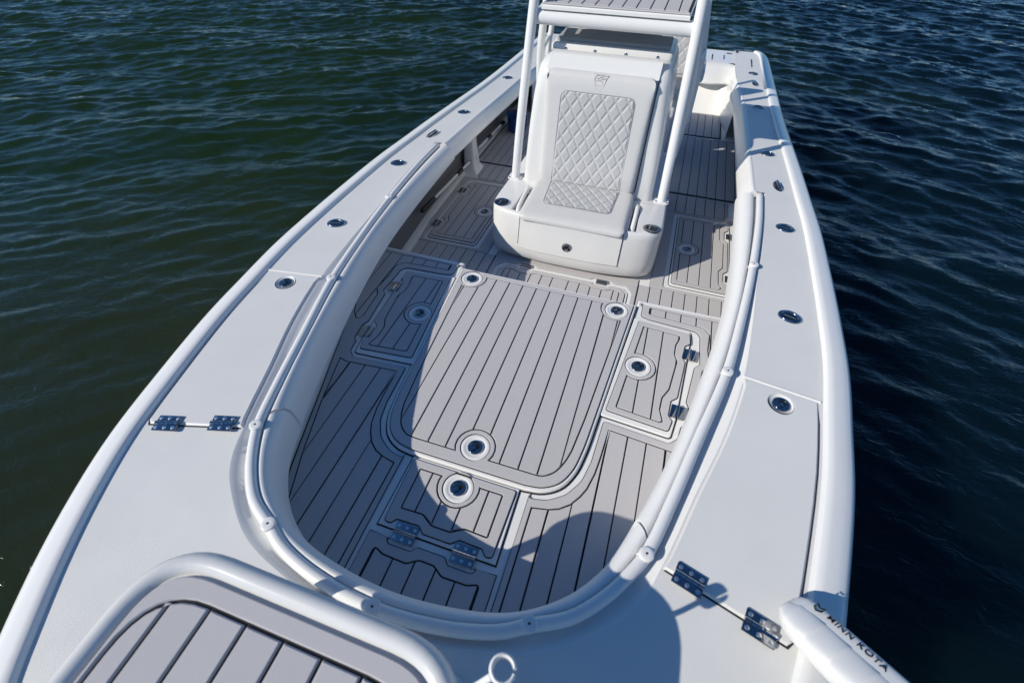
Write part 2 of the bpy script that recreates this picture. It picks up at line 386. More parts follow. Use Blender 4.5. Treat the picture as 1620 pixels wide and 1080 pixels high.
# aft gunwales with their thick inner coaming
for sg in (-1, 1):
    outer = Aft
    y = outer[:, 1]
    xin = np.interp(y, [3.45, 3.6, 6.5, 7.3, 8.0, 8.5, 9.9], [1.84, 1.832, 1.842, 1.80, 1.73, 1.72, 1.72])
    inner = np.stack([xin, y], 1)
    mb = MB()
    rows = [row(lerp(outer, inner, t), 0) for t in np.linspace(0, 1, 7)]
    mb.grid([[(sg * p[0], p[1], p[2]) for p in r] for r in (rows if sg < 0 else rows[::-1])]); mb.build('gunwale_deck', DECKW, boat)
    cp = [(.012, 0.004), (0, .007), (-.022, .0), (-.045, -.03), (-.085, -.10), (-.108, -.15), (-.112, -.172), (-.10, -.188), (-.05, -.192), (.35, -.19)]
    mb = MB(); k = 3.4
    rows = [[(sg * (p[0] + o * np.clip((8.2 - p[1]) / .8, .25, 1)), p[1], G(p[1]) + z) for p in inner[inner[:, 1] < 8.6]] for o, z in cp]
    mb.grid(rows if sg < 0 else rows[::-1])
    n = len(rows[0])
    mb.add([r[0] for r in rows], [tuple(range(len(rows)))])
    mb.build('coaming', WHITE, boat, smooth=50)

# channel that holds the toe rail, running round the bow opening
mb = MB(); mb.grid([row(Ec, .001), row(lerp(Ec, Rc, .10), -.003), row(lerp(Ec, Rc, .25), -.014), row(lerp(Ec, Rc, .5), -.034), row(lerp(Ec, Rc, .8), -.038), row(lerp(Rc, Bc, .05), -.030), row(lerp(Rc, Bc, .25), -.022), row(lerp(Rc, Bc, .55), -.05), row(lerp(Rc, Bc, .9), -.16), row(lerp(Rc, Bc, .95), .29, True), row(Fc, 0.0, True)])
mb.build('coaming_channel', WHITE, boat, smooth=50)
# padded bolsters: three lengths
bp_ = [(.235, -.035), (.25, -.012), (.30, .006), (.40, .014), (.50, .014), (.66, .002), (.84, -.022), (.96, -.07), (1.0, -.13)]
j0 = int(np.argmin(np.hypot(Rc[:, 0] + 1.20, Rc[:, 1] + .70))); j1 = NS - 1 - j0
for a, b in ((0, j0), (j0, j1), (j1, NS - 1)):
    mb = MB(); idx = np.arange(a, b + 1)
    rows = [row(lerp(Rc, Bc, t)[idx], z) for t, z in bp_] + [row(lerp(Rc, Bc, 1.0)[idx], .34, True), row(lerp(Rc, Bc, .97)[idx], .295, True), row(lerp(Rc, Bc, .8)[idx], .29, True)]
    for q, d in ((0, 1), (-1, -1)):            # rounded ends
        for r in rows:
            if (q == 0 and a > 0) or (q == -1 and b < NS - 1):
                p, p2 = np.array(r[q]), np.array(r[q + d]); r[q] = tuple(p + (p2 - p) * .22)
    mb.grid(rows)
    for q in (0, -1): mb.add([r[q] for r in rows], [tuple(range(len(rows)))])
    mb.build('bolster_pad', BOLST, boat, smooth=50)
mb = MB(); mb.tube([(p[0], p[1], G(p[1]) - .017) for p in lerp(Rc, Bc, .225)], .005, 6); mb.build('seam_welt', PADD, boat)
for sg in (-1, 1):
    pts = [q for q in lerp(Ec, Rc, .20) if q[0] * sg > 0 and -.74 < q[1] < .56]
    mb = MB(); mb.tube([(q[0], q[1], G(q[1]) - .013) for q in pts], .0022, 6); mb.build('lid_gap', SEAM, boat)
# toe rail and its posts
rail_z = lambda y: G(y) + .004
mb = MB(); pth = [(p[0], p[1], rail_z(p[1])) for p in Rc]
pth = [(-1.89, 3.40, G(3.4) - .05), (-1.89, 3.37, G(3.4) + .0)] + pth + [(1.89, 3.37, G(3.4)), (1.89, 3.40, G(3.4) - .05)]
mb.tube(pth, .033, 16); rail = mb.build('toe_rail', TUBE, boat, smooth=60)
mb = MB(); mb.lathe((0, 0, 0), [(.026, -.08), (.030, -.05), (.036, .0), (.039, .022), (.036, .031), (.025, .036), (.012, .0345)], 20)
post = mb.build('rail_post', TUBE, rail, base=(0, 0, 0)); mb = MB(); mb.lathe((0, 0, .031), [(.006, 0), (.006, .0055), (.004, .006)], 10)
screw = mb.build('screw', SEAM, rail, base=(0, 0, 0))
posts = [(0, -1.40), (.712, -1.235), (-.712, -1.235), (1.18, -.76), (-1.18, -.76), (1.556, .61), (-1.556, .61), (1.767, 1.952), (-1.767, 1.952)]
for i, (x, y) in enumerate(posts):
    if i == 0:
        put(post, rail, (x, y, G(y) + .012)); put(screw, rail, (x, y, G(y) + .012))
    else: dup(post, rail, Vector((x, y, G(y) + .012)) - WORLD[post.name] / S); dup(screw, rail, Vector((x, y, G(y) + .012)) - WORLD[screw.name] / S)
mb = MB()
for sg in (-1, 1):
    for x, y in ((1.18, -.76), (1.556, .61), (1.767, 1.952)):
        mb.tube([(sg * (x - .0), y, G(y) - .004), (sg * (x - .085), y + .005, G(y) - .012)], .012, 8)
mb.build('rail_bracket', TUBE, rail)

# fore deck: one solid raised step
fd = [(p[0], p[1]) for p in Fc if p[1] < 1.80]
stepP = fd + [(2.02, 1.83), (.915, 1.83), (.905, 1.735), (-.905, 1.735), (-.915, 1.83), (-2.02, 1.83)]
mb = MB(); mb.prism(stepP, ZC, 0.0, .012); mb.build('fore_deck', WHITE, boat)
# cockpit sole
mb = MB(); mb.prism([(-2.3, 1.7), (2.3, 1.7), (2.3, 8.5), (-2.3, 8.5)], ZC - .1, ZC, 0); mb.build('cockpit_sole', WHITE, boat)
# hull liner beside the cockpit, its ledge and the deck underside
for sg in (-1, 1):
    ys = np.linspace(1.7, 8.6, 30); xw = np.interp(ys, [1.7, 2.45, 3.3, 4.6, 8.6], [1.97, 2.01, 2.075, 2.112, 2.12])
    rows = [[(sg * (x + o), y, z if z < .1 else G(y) - .02) for x, y in zip(xw, ys)] for o, z in ((.05, ZC), (.07, -.2), (.10, .0), (.12, .2))]
    mb = MB(); mb.grid(rows if sg > 0 else rows[::-1]); mb.build('hull_liner', LINER, boat)
    rows = [[(sg * (x + o), y, z) for x, y in zip(xw, ys)] for o, z in ((-.03, ZC), (-.028, ZC + .035), (-.01, ZC + .045), (.06, ZC + .045))]
    mb = MB(); mb.grid(rows if sg > 0 else rows[::-1]); mb.build('liner_ledge', WHITE, boat)
    mb = MB(); ys = np.linspace(1.7, 3.6, 12)
    mb.grid([[(sg * x, y, G(y) - .17) for y in ys] for x in ((1.76, 2.3) if sg > 0 else (2.3, 1.76))]); mb.build('deck_underside', LINER, boat)

# ---------------------------------------------------------------- foam pads and hatch lids
PT = .013                                       # pad thickness
def pad(parent, name, outer, inners, z, latch=None, xs=None, hole=.111, groove=.0054, zf=None, mtl=None):
    """outer: border outline; inners: plank outlines (already notched); latch: latch centres"""
    mtl = mtl or PAD
    mb = MB(); mb.prism(inset(ccw(outer), -.006), z, z + .0045, 0, holes=[circle(c, hole - .003, 24) for c in (latch or [])], zf=zf)
    root = mb.build(name, GROOVE, parent)
    holes = [inset(ccw(p), -groove) for p in inners] + [circle(c, hole) for c in (latch or [])]
    mb = MB(); mb.prism(outer, z + .001, z + PT, .0028, holes=holes, zf=zf); mb.build('border_strip', mtl, parent if parent is not boat else root)
    sub = parent if parent is not boat else root
    for p in inners:
        for q in strips(p, xs):
            q = ccw(q); q2 = inset(q, groove)
            if area(q2) < .0008: continue
            mb = MB(); mb.prism(q2, z + .001, z + PT, .0028, zf=zf); mb.build('plank', mtl, sub)
    return root
GX = [(k - .5) * W_ for k in range(-16, 18)]
def latch_set(parent, c, z, r=.058, cup=.105):
    mb = MB(); prof = [(cup - .001, z + .0), (cup - .001, z + .006), (cup - .012, z + .010), (cup - .030, z + .004), (r + .012, z + .002), (r + .004, z + .001)]
    mb.lathe((c[0], c[1], 0), prof, 32); mb.build('latch_recess', WHITE, parent, smooth=50)
    lever_latch(parent, c, z, r)
def lever_latch(parent, c, z, r=.058):
    mb = MB(); mb.lathe((c[0], c[1], 0), [(r, z), (r, z + .010), (r * .9, z + .015), (r * .74, z + .014), (r * .70, z + .008), (r * .3, z + .006)], 30)
    l = mb.build('latch', CHROME, parent, smooth=50)
    mb = MB(); a = .6
    mb.lathe((c[0] + .008, c[1] + .012, 0), [(r * .42, z + .0065), (r * .42, z + .0085)], 18, ax=(1, .8)); mb.build('finger_hole', HOLE, parent)
    mb = MB(); mb.box((c[0] - .012, c[1] - r * .32, z + .014), (r * .8, r * .42, .01), Matrix.Rotation(a, 3, 'Z'), .003); mb.build('pull_lever', CHROME, parent)

# --- main hatch (raised lid)
zl = .030
lidh = [(.905, 1.715), (.80, .33), (.772, .02), (.735, -.16), (.665, -.285), (.555, -.355), (.43, -.376)]
lidh = [(.905, 1.715), (.85, 1.0)] + [tuple(p) for p in spl(lidh[1:], 26)]; lid = lidh + mir(lidh)
mb = MB(); mb.prism(inset(ccw(lid), -.012), .0015, .004, 0); seam0 = mb.build('lid_gap', SEAM, boat)
mb = MB(); mb.prism(lid, .004, zl, .010); mh = mb.build('main_hatch', WHITE, boat)
po = inset(ccw(lid), .030)
inn = [(.805, 1.635), (.79, 1.47), (.705, .30), (.672, 0.0), (.645, -.10), (.592, -.20), (.52, -.25), (.45, -.256)]
inn = inn[:3] + [tuple(p) for p in spl(inn[3:], 20)]; inn = inn + mir(inn)
for c in ((.731, 1.586), (-.731, 1.586), (0, -.187)): inn = notch(inn, c, .147)
pad(mh, 'groove_base', po, [inn], zl, [(.731, 1.575), (-.731, 1.575), (0, -.187)], GX)
for c in ((.731, 1.575), (-.731, 1.575), (0, -.187)): latch_set(mh, c, zl)

# --- hinge builder (shared)
def hinge(parent, c, z, L=.12, Wd=.12, ang=0.0, m=None, screws=True, zf=None):
    """knuckle along local x"""
    rt = Matrix.Rotation(ang, 3, 'Z'); C = Vector((c[0], c[1], z)); m = m or CHROME
    mb = MB()
    for s in (-1, 1): mb.box(C + rt @ Vector((0, s * Wd * .29, .006)), (L, Wd * .42, .010), rt, .003)
    n = 5
    for k in range(n):
        x0 = -L / 2 + L * k / n
        mb.tube([C + rt @ Vector((x0 + .001, 0, .010)), C + rt @ Vector((x0 + L / n - .001, 0, .010))], .0125, 10)
    h = mb.build('hinge', m, parent, smooth=35)
    if screws:
        mb = MB()
        for s in (-1, 1):
            for k in (-1, 0, 1):
                p = C + rt @ Vector((k * L * .36, s * Wd * .30, .010)); mb.lathe(p, [(.012, 0), (.011, .003), (.006, .0045)], 10)
        hsx = mb.build('hinge_screws', SATIN, h if parent is boat else parent); hsx['kind'] = 'stuff'
    return h

# --- side hatches
for sg in (1, -1):
    T = (lambda p: p) if sg > 0 else (lambda p: mir(p))
    P1 = lambda c: (sg * c[0], c[1])
    gap = T(fillet([(.905, 1.565), (1.425, 1.535), (1.425, 1.40), (1.372, .54), (1.345, .352), (.805, .39)], [0.02, .05, .3, .3, .03, .02]))
    mb = MB(); mb.prism(inset(ccw(gap), -.006), .0015, .004, 0); mb.build('lid_gap', SEAM, boat)
    mb = MB(); mb.prism(inset(ccw(gap), .004), .003, .016, .005); sh = mb.build('side_hatch', WHITE, boat)
    out = T(fillet([(.955, 1.522), (1.405, 1.492), (1.419, 1.369), (1.375, 1.325), (1.362, 1.18), (1.390, 1.133), (1.358, .738), (1.311, .690), (1.304, .542), (1.338, .499), (1.318, .405), (.842, .448)],
                   [.02, .03, .03, .03, .03, .03, .03, .03, .03, .03, .02, .02], 4))
    inn = T(fillet([(1.004, 1.455), (1.322, 1.436), (1.326, 1.40), (1.300, 1.31), (1.298, 1.20), (1.326, 1.123), (1.290, .80), (1.245, .70), (1.238, .58), (1.27, .475), (1.25, .462), (.912, .496)],
                   [.01, .01, .02, .06, .06, .04, .05, .06, .06, .02, .01, .01], 4))
    inn = notch(inn, P1((1.018, .966)), .147)
    pad(sh, 'groove_base', out, [inn], .016, [P1((1.018, .966))], GX)
    latch_set(sh, P1((1.018, .966)), .016)
    for c, a in (((1.425, 1.234), 1.51), ((1.372, .60), 1.50)): hinge(boat, P1(c), .016, .125, .105, sg * a, screws=False)
    # surrounding pad: from the bow round the side hatch to the step
    fpts = [(x, y) for x, y in [(1.0, -1.09), (1.135, -.87), (1.26, -.5), (1.385, -.08), (1.505, .30), (1.62, .66), (1.70, .84), (1.80, 1.1), (1.90, 1.5), (1.95, 1.79)]]
    outp = [(.468, -1.27), (.8, -1.2)] + [tuple(p) for p in spl(fpts, 30)] + fillet([(.93, 1.795), (.965, 1.735), (.964, 1.605), (1.057, 1.583), (1.47, 1.558), (1.505, 1.50), (1.511, 1.353), (1.521, 1.165), (1.478, 1.115), (1.437, .735), (1.463, .674), (1.446, .51),
        (1.415, .482), (1.40, .37), (1.34, .305), (.848, .345), (.827, -.02), (.794, -.186), (.715, -.316), (.601, -.396), (.466, -.424)],
        [.02, .02, .03, .05, .06, .05, .05, .03, .03, .03, .03, .03, .03, .05, .05, .02, .2, .2, .2, .2, .03], 4)
    in1 = [(.514, -1.25), (.515, -.474), (.623, -.452), (.690, -.425), (.756, -.373), (.805, -.30), (.838, -.23), (.868, -.10), (.882, .037), (.898, .283), (1.32, .247), (1.36, .243), (1.43, .26), (1.322, -.172), (1.194, -.586), (1.065, -.93), (.95, -1.10), (.8, -1.19)]
    in2 = fillet([(1.03, 1.655), (1.53, 1.622), (1.585, 1.55), (1.575, 1.36), (1.592, 1.17), (1.54, 1.09), (1.515, .78), (1.55, .72), (1.62, .80), (1.75, 1.06), (1.85, 1.5), (1.885, 1.74), (1.03, 1.742)], [.01, .05, .05, .03, .04, .04, .03, .03, .05, 0, 0, .02, .02], 4)
    pad(boat, 'deck_pad', T(outp), [T(in1), T(in2)], 0.0, None, GX)

# --- front hatch and the bow pad
gap = [(.405, -.378), (.410, -.893), (-.410, -.893), (-.405, -.378)]
mb = MB(); mb.prism(inset(ccw(gap), -.006), .0015, .004, 0); mb.build('lid_gap', SEAM, boat)
mb = MB(); mb.prism(inset(ccw(gap), .004), .003, .016, .005); fh = mb.build('front_hatch', WHITE, boat)
o_h = [(.384, -.405), (.372, -.86), (.330, -.864), (.300, -.827), (.140, -.822), (.095, -.862)]
out = fillet(o_h + mir(o_h), .022, 4)
i_h = [(.306, -.462), (.306, -.756), (.149, -.750), (.065, -.800)]
inn = notch(fillet(i_h + mir(i_h), [.01, .01, .05, .05, .05, .05, .01, .01], 4), (0, -.500), .147)
pad(fh, 'groove_base', out, [inn], .016, [(0, -.508)], GX)
latch_set(fh, (0, -.508), .016)
for sg in (-1, 1): hinge(boat, (sg * .204, -.900), .016, .155, .125, 0)
o_h = [(.430, -.940), (.315, -.948), (.285, -.985), (.125, -.985), (.095, -.948)]
out = [(.430, -1.30), (.430, -.945)] + fillet(o_h[1:] + mir(o_h)[:-1], .025, 4) + [(-.430, -.945), (-.430, -1.30), (0, -1.33)]
i_h = [(.355, -1.022), (.285, -1.05), (.120, -1.055), (.05, -1.012)]
inn = fillet([(.355, -1.28)] + i_h + mir(i_h) + [(-.355, -1.28)], [0, .02, .05, .05, .05, .05, .05, .05, .02, 0], 4) + [(0, -1.31)]
pad(boat, 'deck_pad', out, [inn], 0.0, None, GX)

# --- cockpit sole pads
CX = [1.298 - .1335 * k for k in range(0, 30)] + [1.298 + .1335 * k for k in range(1, 8)]
CX = [x for x in CX if x > .02] + [-x for x in CX if x > .02]
for sg in (1, -1):
    T = (lambda p: p) if sg > 0 else (lambda p: mir(p))
    P1 = lambda c: (sg * c[0], c[1])
    gap = T(fillet([(1.225, 2.815), (1.885, 2.805), (1.905, 2.86), (1.905, 4.30), (1.86, 4.365), (1.215, 4.385)], .06))
    mb = MB(); mb.prism(inset(ccw(gap), -.006), ZC + .0015, ZC + .004, 0); mb.build('lid_gap', SEAM, boat)
    mb = MB(); mb.prism(inset(ccw(gap), .004), ZC + .003, ZC + .016, .005); ah = mb.build('cockpit_hatch', WHITE, boat)
    out = T(fillet([(1.255, 2.85), (1.872, 2.84), (1.885, 2.92), (1.878, 3.02), (1.83, 3.05), (1.83, 3.22), (1.878, 3.27), (1.878, 3.90), (1.83, 3.95), (1.83, 4.13), (1.878, 4.18), (1.878, 4.27), (1.84, 4.33), (1.245, 4.35)], .03, 4))
    inn = T(fillet([(1.313, 2.915), (1.79, 2.895), (1.82, 2.93), (1.785, 3.00), (1.78, 3.25), (1.828, 3.33), (1.828, 3.86), (1.78, 3.93), (1.775, 4.20), (1.80, 4.28), (1.30, 4.29)], .03, 4))
    inn = notch(inn, P1((1.386, 3.598)), .147)
    pad(ah, 'groove_base', out, [inn], ZC + .016, [P1((1.386, 3.598))], CX)
    latch_set(ah, P1((1.386, 3.598)), ZC + .016)
    for c in ((1.905, 3.126), (1.905, 4.044)): hinge(boat, P1(c), ZC + .016, .12, .10, R(90), screws=False)
    ring_o = [(1.02, 2.72), (1.975, 2.72), (2.03, 3.2), (2.05, 4.47), (1.02, 4.47)]
    ring_i = fillet([(1.165, 2.765), (1.92, 2.755), (1.955, 2.84), (1.955, 3.02), (1.99, 3.06), (1.99, 3.2), (1.955, 3.24), (1.955, 3.93), (1.99, 3.97), (1.99, 4.12), (1.955, 4.16), (1.955, 4.35), (1.90, 4.43), (1.165, 4.44)], .03, 4)
    # border round the lid
    mb = MB(); mb.prism(T(inset(ccw(ring_o), -.004)), ZC, ZC + .0045, 0, holes=[T(ring_i)]); dp = mb.build('deck_pad', GROOVE, boat)
    mb = MB(); mb.prism(T(ring_o), ZC + .001, ZC + PT, .004, holes=[T(ring_i)]); mb.build('border_strip', PAD, dp)
    for rect in ([(.90, 1.79), (1.93, 1.79), (1.968, 2.715), (.90, 2.715)], [(1.02, 4.477), (1.83, 4.477), (1.87, 4.60), (1.88, 4.96), (1.02, 4.96)]):
        for q in strips(T(rect), CX):
            mb = MB(); mb.prism(inset(ccw(q), .0054), ZC + .001, ZC + PT, .0028); mb.build('plank', PAD, dp)
        mb = MB(); mb.prism(T(rect), ZC, ZC + .0045, 0); mb.build('groove_base', GROOVE, dp)
    for k, rect in enumerate(([(.95, 5.02), (2.06, 5.02), (2.07, 7.05), (.95, 7.05)], [(.95, 7.16), (1.70, 7.16), (1.70, 8.24), (.95, 8.24)])):
        mb = MB(); mb.prism(T(inset(ccw(rect), -.03)), ZC, ZC + .0045, 0); dp2 = mb.build('deck_pad', GROOVE, boat)
        for q in strips(T(rect), CX):
            mb = MB(); mb.prism(inset(ccw(q), .0054), ZC + .001, ZC + PT, .0028); mb.build('plank', PAD, dp2)
# middle of the sole: floor hatch between step and console
mb = MB(); mb.prism([(-.895, 1.74), (.895, 1.74), (.895, 2.80), (-.895, 2.80)], ZC, ZC + .0045, 0,
                    holes=[fillet([(-.835, 1.75), (.835, 1.75), (.835, 2.52), (.75, 2.635), (.60, 2.635), (.57, 2.665), (.37, 2.665), (.34, 2.635), (-.34, 2.635), (-.37, 2.665), (-.57, 2.665), (-.60, 2.635), (-.75, 2.635), (-.835, 2.52)], .04, 4)]); dp = mb.build('deck_pad', GROOVE, boat)
mb = MB(); mb.prism([(-.888, 1.741), (.888, 1.741), (.888, 2.80), (-.888, 2.80)], ZC + .001, ZC + PT, .004,
                    holes=[fillet([(-.835, 1.75), (.835, 1.75), (.835, 2.52), (.75, 2.635), (.60, 2.635), (.57, 2.665), (.37, 2.665), (.34, 2.635), (-.34, 2.635), (-.37, 2.665), (-.57, 2.665), (-.60, 2.635), (-.75, 2.635), (-.835, 2.52)], .04, 4)]); mb.build('border_strip', PAD, dp)
lidp = fillet([(-.795, 1.752), (.795, 1.752), (.795, 2.50), (.72, 2.595), (-.72, 2.595), (-.795, 2.50)], .06, 4)
mb = MB(); mb.prism(lidp, ZC + .002, ZC + .014, .004); flh = mb.build('floor_hatch', WHITE, boat)
out = fillet([(-.765, 1.77), (.765, 1.77), (.765, 2.48), (.69, 2.565), (.58, 2.565), (.56, 2.53), (.38, 2.53), (.36, 2.565), (-.36, 2.565), (-.38, 2.53), (-.56, 2.53), (-.58, 2.565), (-.69, 2.565), (-.765, 2.48)], .03, 4)
inn = fillet([(-.70, 1.83), (.70, 1.83), (.70, 2.495), (.60, 2.50), (.54, 2.465), (.38, 2.465), (.32, 2.50), (-.32, 2.50), (-.38, 2.465), (-.54, 2.465), (-.60, 2.50), (-.70, 2.495)], .03, 4)
pad(flh, 'groove_base', out, [inn], ZC + .014, None, CX)
for sg in (-1, 1): hinge(boat, (sg * .469, 2.600), ZC + .014, .125, .085, 0, screws=False)

# --- gunwale lockers
for sg in (1, -1):
    T = (lambda p: p) if sg > 0 else (lambda p: mir(p))
    P1 = lambda c: (sg * c[0], c[1])
    oc = [(p[0] - .028, p[1]) for p in Cc if p[0] > 0 and -.93 < p[1] < .55]; oc = oc[::3]
    ie = [(p[0] + .010, p[1]) for p in Ec if p[0] > 0 and -.76 < p[1] < .61][::3]
    pl = fillet([(1.662, .615), (2.122, .548)], 0) + oc[::-1] + [(1.832, -.945), (1.270, -.788)] + ie
    pl = ccw(pl)
    rr = [0.0] * len(pl)
    zf = lambda x, y: G(y)
    mb = MB(); mb.prism(T([(1.69, .60), (2.120, .535)] + [(x + .008, y) for x, y in oc[::-1]] + [(1.838, -.957), (1.275, -.799), (1.50, -.66), (1.74, .52)]), .0005, .003, 0, zf=zf); mb.build('lid_gap', SEAM, boat)
    mb = MB(); mb.tube([(sg * x, y, G(y) + .004) for x, y in ((1.668, .628), (1.90, .594), (2.140, .559))], .009, 8); mb.build('lid_stop', WHITE, boat)
    mb = MB(); mb.prism(T(pl), .001, .014, .011, zf=zf, holes=[circle(P1((1.892, .455)), .073)]); lk = mb.build('locker_lid', DECKW, boat)
    c = P1((1.892, .455)); z0 = G(.455)
    mb = MB(); mb.lathe((c[0], c[1], 0), [(.075, z0 + .016), (.070, z0 + .013), (.060, z0 + .004), (.054, z0 + .003)], 30, cap0=False); mb.build('latch_recess', WHITE, lk)
    lever_latch(lk, c, z0 + .003, .056)
    a = -math.atan2(.162, .576) * sg
    for c in ((1.716, -.915), (1.394, -.808)): hinge(boat, P1(c), G(c[1]) + .014, .146, .108, a)

# --- gunwale fittings
def rod_holder(c, ang):
    z = G(c[1]) + .001
    mb = MB(); mb.lathe((c[0], c[1], 0), [(.088, z), (.087, z + .008), (.080, z + .014), (.062, z + .013), (.058, z + .006), (.05, z + .004)], 30, ax=(1.0, .78), rotz=ang)
    h = mb.build('rod_holder', CHROME, boat, smooth=50)
    mb = MB(); mb.lathe((c[0], c[1], 0), [(.055, z + .005), (.054, z + .0065)], 24, ax=(1.0, .8), rotz=ang); mb.build('rod_bore', HOLE, h)
    mb = MB(); mb.tube([(c[0] - .045 * math.cos(ang), c[1] - .045 * math.sin(ang), z + .009), (c[0] + .045 * math.cos(ang), c[1] + .045 * math.sin(ang), z + .009)], .006, 8); mb.build('cross_pin', CHROME, h)
def cleat(c, ang):
    z = G(c[1]) + .001
    mb = MB(); mb.lathe((c[0], c[1], 0), [(.118, z), (.117, z + .008), (.105, z + .014), (.085, z + .010)], 30, ax=(.42, 1), rotz=ang)
    h = mb.build('cleat', CHROME, boat, smooth=50)
    d = Vector((-math.sin(ang), math.cos(ang), 0)); C = Vector((c[0], c[1], z + .018))
    mb = MB(); mb.tube([C - d * .105, C - d * .07 + Vector((0, 0, .006)), C, C + d * .07 + Vector((0, 0, .006)), C + d * .105], [.008, .018, .02, .018, .008], 10); mb.build('cleat_horn', CHROME, h)
for sg in (1, -1):
    for x, y in ((2.017, 1.369), (2.09, 2.733), (2.044, 4.591), (2.038, 6.52)): rod_holder((sg * x, y), sg * R(-18))
    cleat((sg * 2.093, 3.657), sg * R(8))
rod_holder((2.03, 8.35), R(-30)); cleat((2.04, 7.75), R(10))
mb = MB(); mb.box((2.02, 9.0, G(9.0) + .003), (.02, .5, .006)); mb.build('drain_slot', HOLE, boat)

# --- bracket posts under the gunwale, amidships
for sg in (-1, 1):
    rows = []
    for z, x0, x1, y0, y1 in ((ZC, 2.14, 1.885, 4.56, 4.90), (ZC + .03, 2.13, 1.90, 4.58, 4.88), (ZC + .08, 2.12, 1.935, 4.61, 4.86), (-.1, 2.12, 1.955, 4.64, 4.82), (G(4.7) - .05, 2.12, 1.955, 4.64, 4.82)):
        rows.append([(sg * x, y, z) for x, y in fillet([(x0, y0), (x1, y0), (x1, y1), (x0, y1)], .04, 3)])
    mb = MB(); mb.grid(rows, close_u=True); mb.build('gunwale_bracket', WHITE, boat, smooth=50)

# --- transom and the moulded bulkhead at the stern
mb = MB(); ys = (8.95, 9.1, 9.45, 9.82)
mb.grid([[(x, y, G(y) - .015) for x in np.linspace(-1.74, 1.74, 9)] for y in ys]); mb.build('transom_deck', WHITE, boat)
prof = [(8.22, ZC, 0), (8.24, ZC + .03, 0), (8.30, -.44, 0), (8.44, -.28, 0), (8.54, -.14, 0), (8.565, -.085, 0), (8.56, -.06, .2), (8.55, -.052, 1), (8.545, -.03, 1), (8.565, -.005, .9), (8.62, .04, .6), (8.70, .09, .3), (8.80, .14, .1), (8.88, G(8.9) - .012, 0), (8.97, G(8.95) - .012, 0)]
mb = MB()
def lip(x): return .17 * max(0.0, 1 - ((abs(x) - 1.30) / .38) ** 2) if abs(x) > .92 else .17 * max(0, (abs(x) - .80) / .12)
rows = [[(x, y - k * lip(x) - (.12 * (max(0, abs(x) - 1.48) / .24) ** 2 if z > ZC + .05 else 0), z) for x in np.linspace(-1.74, 1.74, 61)] for y, z, k in prof]
mb.grid(rows); mb.build('aft_bulkhead', CREAM, boat, smooth=60)
for sg in (-1, 1):
    rows = [[(sg * (1.66 + .14 * t), 8.30 - 1.05 * t, z) for t in np.linspace(0, 1, 8)] for z in (ZC, -.3, -.1, 0.02, .12)]
    mb = MB(); mb.grid(rows if sg < 0 else rows[::-1]); mb.build('corner_moulding', CREAM, boat, smooth=60)
mb = MB(); mb.box((1.30, 9.25, G(9.2) - .012), (.018, .36, .006)); mb.box((1.52, 9.3, G(9.2) - .012), (.016, .28, .006)); mb.box((1.62, 9.62, G(9.6) - .012), (.10, .05, .006)); mb.build('deck_slots', HOLE, boat)
mb = MB(); mb.box((1.76, 9.72, G(9.7)), (.04, .10, .05), None, .006); mb.build('stern_light', BLACK, boat)

# ================================================================== CENTRE CONSOLE
con = thing('center_console', 'white centre console with a quilted lounge seat on its front and a drawer below', 'console', (0, 3.6, ZC))
half = [(0, 2.655), (.35, 2.662), (.62, 2.69), (.80, 2.725), (.925, 2.775), (.992, 2.86), (1.008, 3.0), (1.0, 3.6), (.985, 4.9)]
plan = ccw([tuple(p) for p in spl(half, 26)] + mir([tuple(p) for p in spl(half, 26)])[:-1])
def con_ring(z, ins, fo): return [(x, y + fo * min(1, max(0, (3.25 - y) / .5)), z) for x, y in inset(plan, ins)]
pock = fillet([(.735, 2.80), (.705, 3.40), (.685, 3.43), (.628, 3.30), (.622, 2.80)], [.03, .03, .01, .03, .02], 4)
rings = [(-.470, .050, .02), (-.462, .020, .015), (-.435, .004, .005), (-.36, 0, -.01), (-.27, 0, -.018), (.03, 0, .055), (.078, .004, .062), (.098, .014, .07), (.108, .035, .075)]
mb = MB(); rws = [con_ring(*r) for r in rings]
mb.grid(rws, close_u=True)
top = rws[-1]; pk = [ccw(pock), ccw(mir(pock))]
loops = [[(p[0], p[1]) for p in top]] + [h[::-1] for h in pk]
flat = [p for l in loops for p in l]; o = len(mb.v); mb.v += [(x, y, .108) for x, y in flat]
for a, b, c in tessellate_polygon([[Vector((x, y, 0)) for x, y in l] for l in loops]):
    (ax, ay), (bx, by), (cx, cy) = flat[a], flat[b], flat[c]
    cr = (bx - ax) * (cy - ay) - (by - ay) * (cx - ax)
    if abs(cr) > 1e-12: mb.f.append((o + a, o + b, o + c) if cr > 0 else (o + a, o + c, o + b))
for h in pk:
    pr = [(0, .108), (.006, .100), (.012, .02), (.03, -.02), (.05, -.025)]
    rw = [[(x, y, z) for x, y in inset(h, i)][::-1] for i, z in pr]; mb.grid(rw, close_u=True)
    m = len(h); o = len(mb.v) - m; mb.f.append(tuple(range(o, o + m))[::-1])
mb.build('console_base', CONW, con, smooth=50)
mb = MB(); mb.grid([[(x, y, z) for x, y in inset(plan, .10)] for z in (ZC, -.45)], close_u=True); mb.build('toe_kick', CREAM, con)
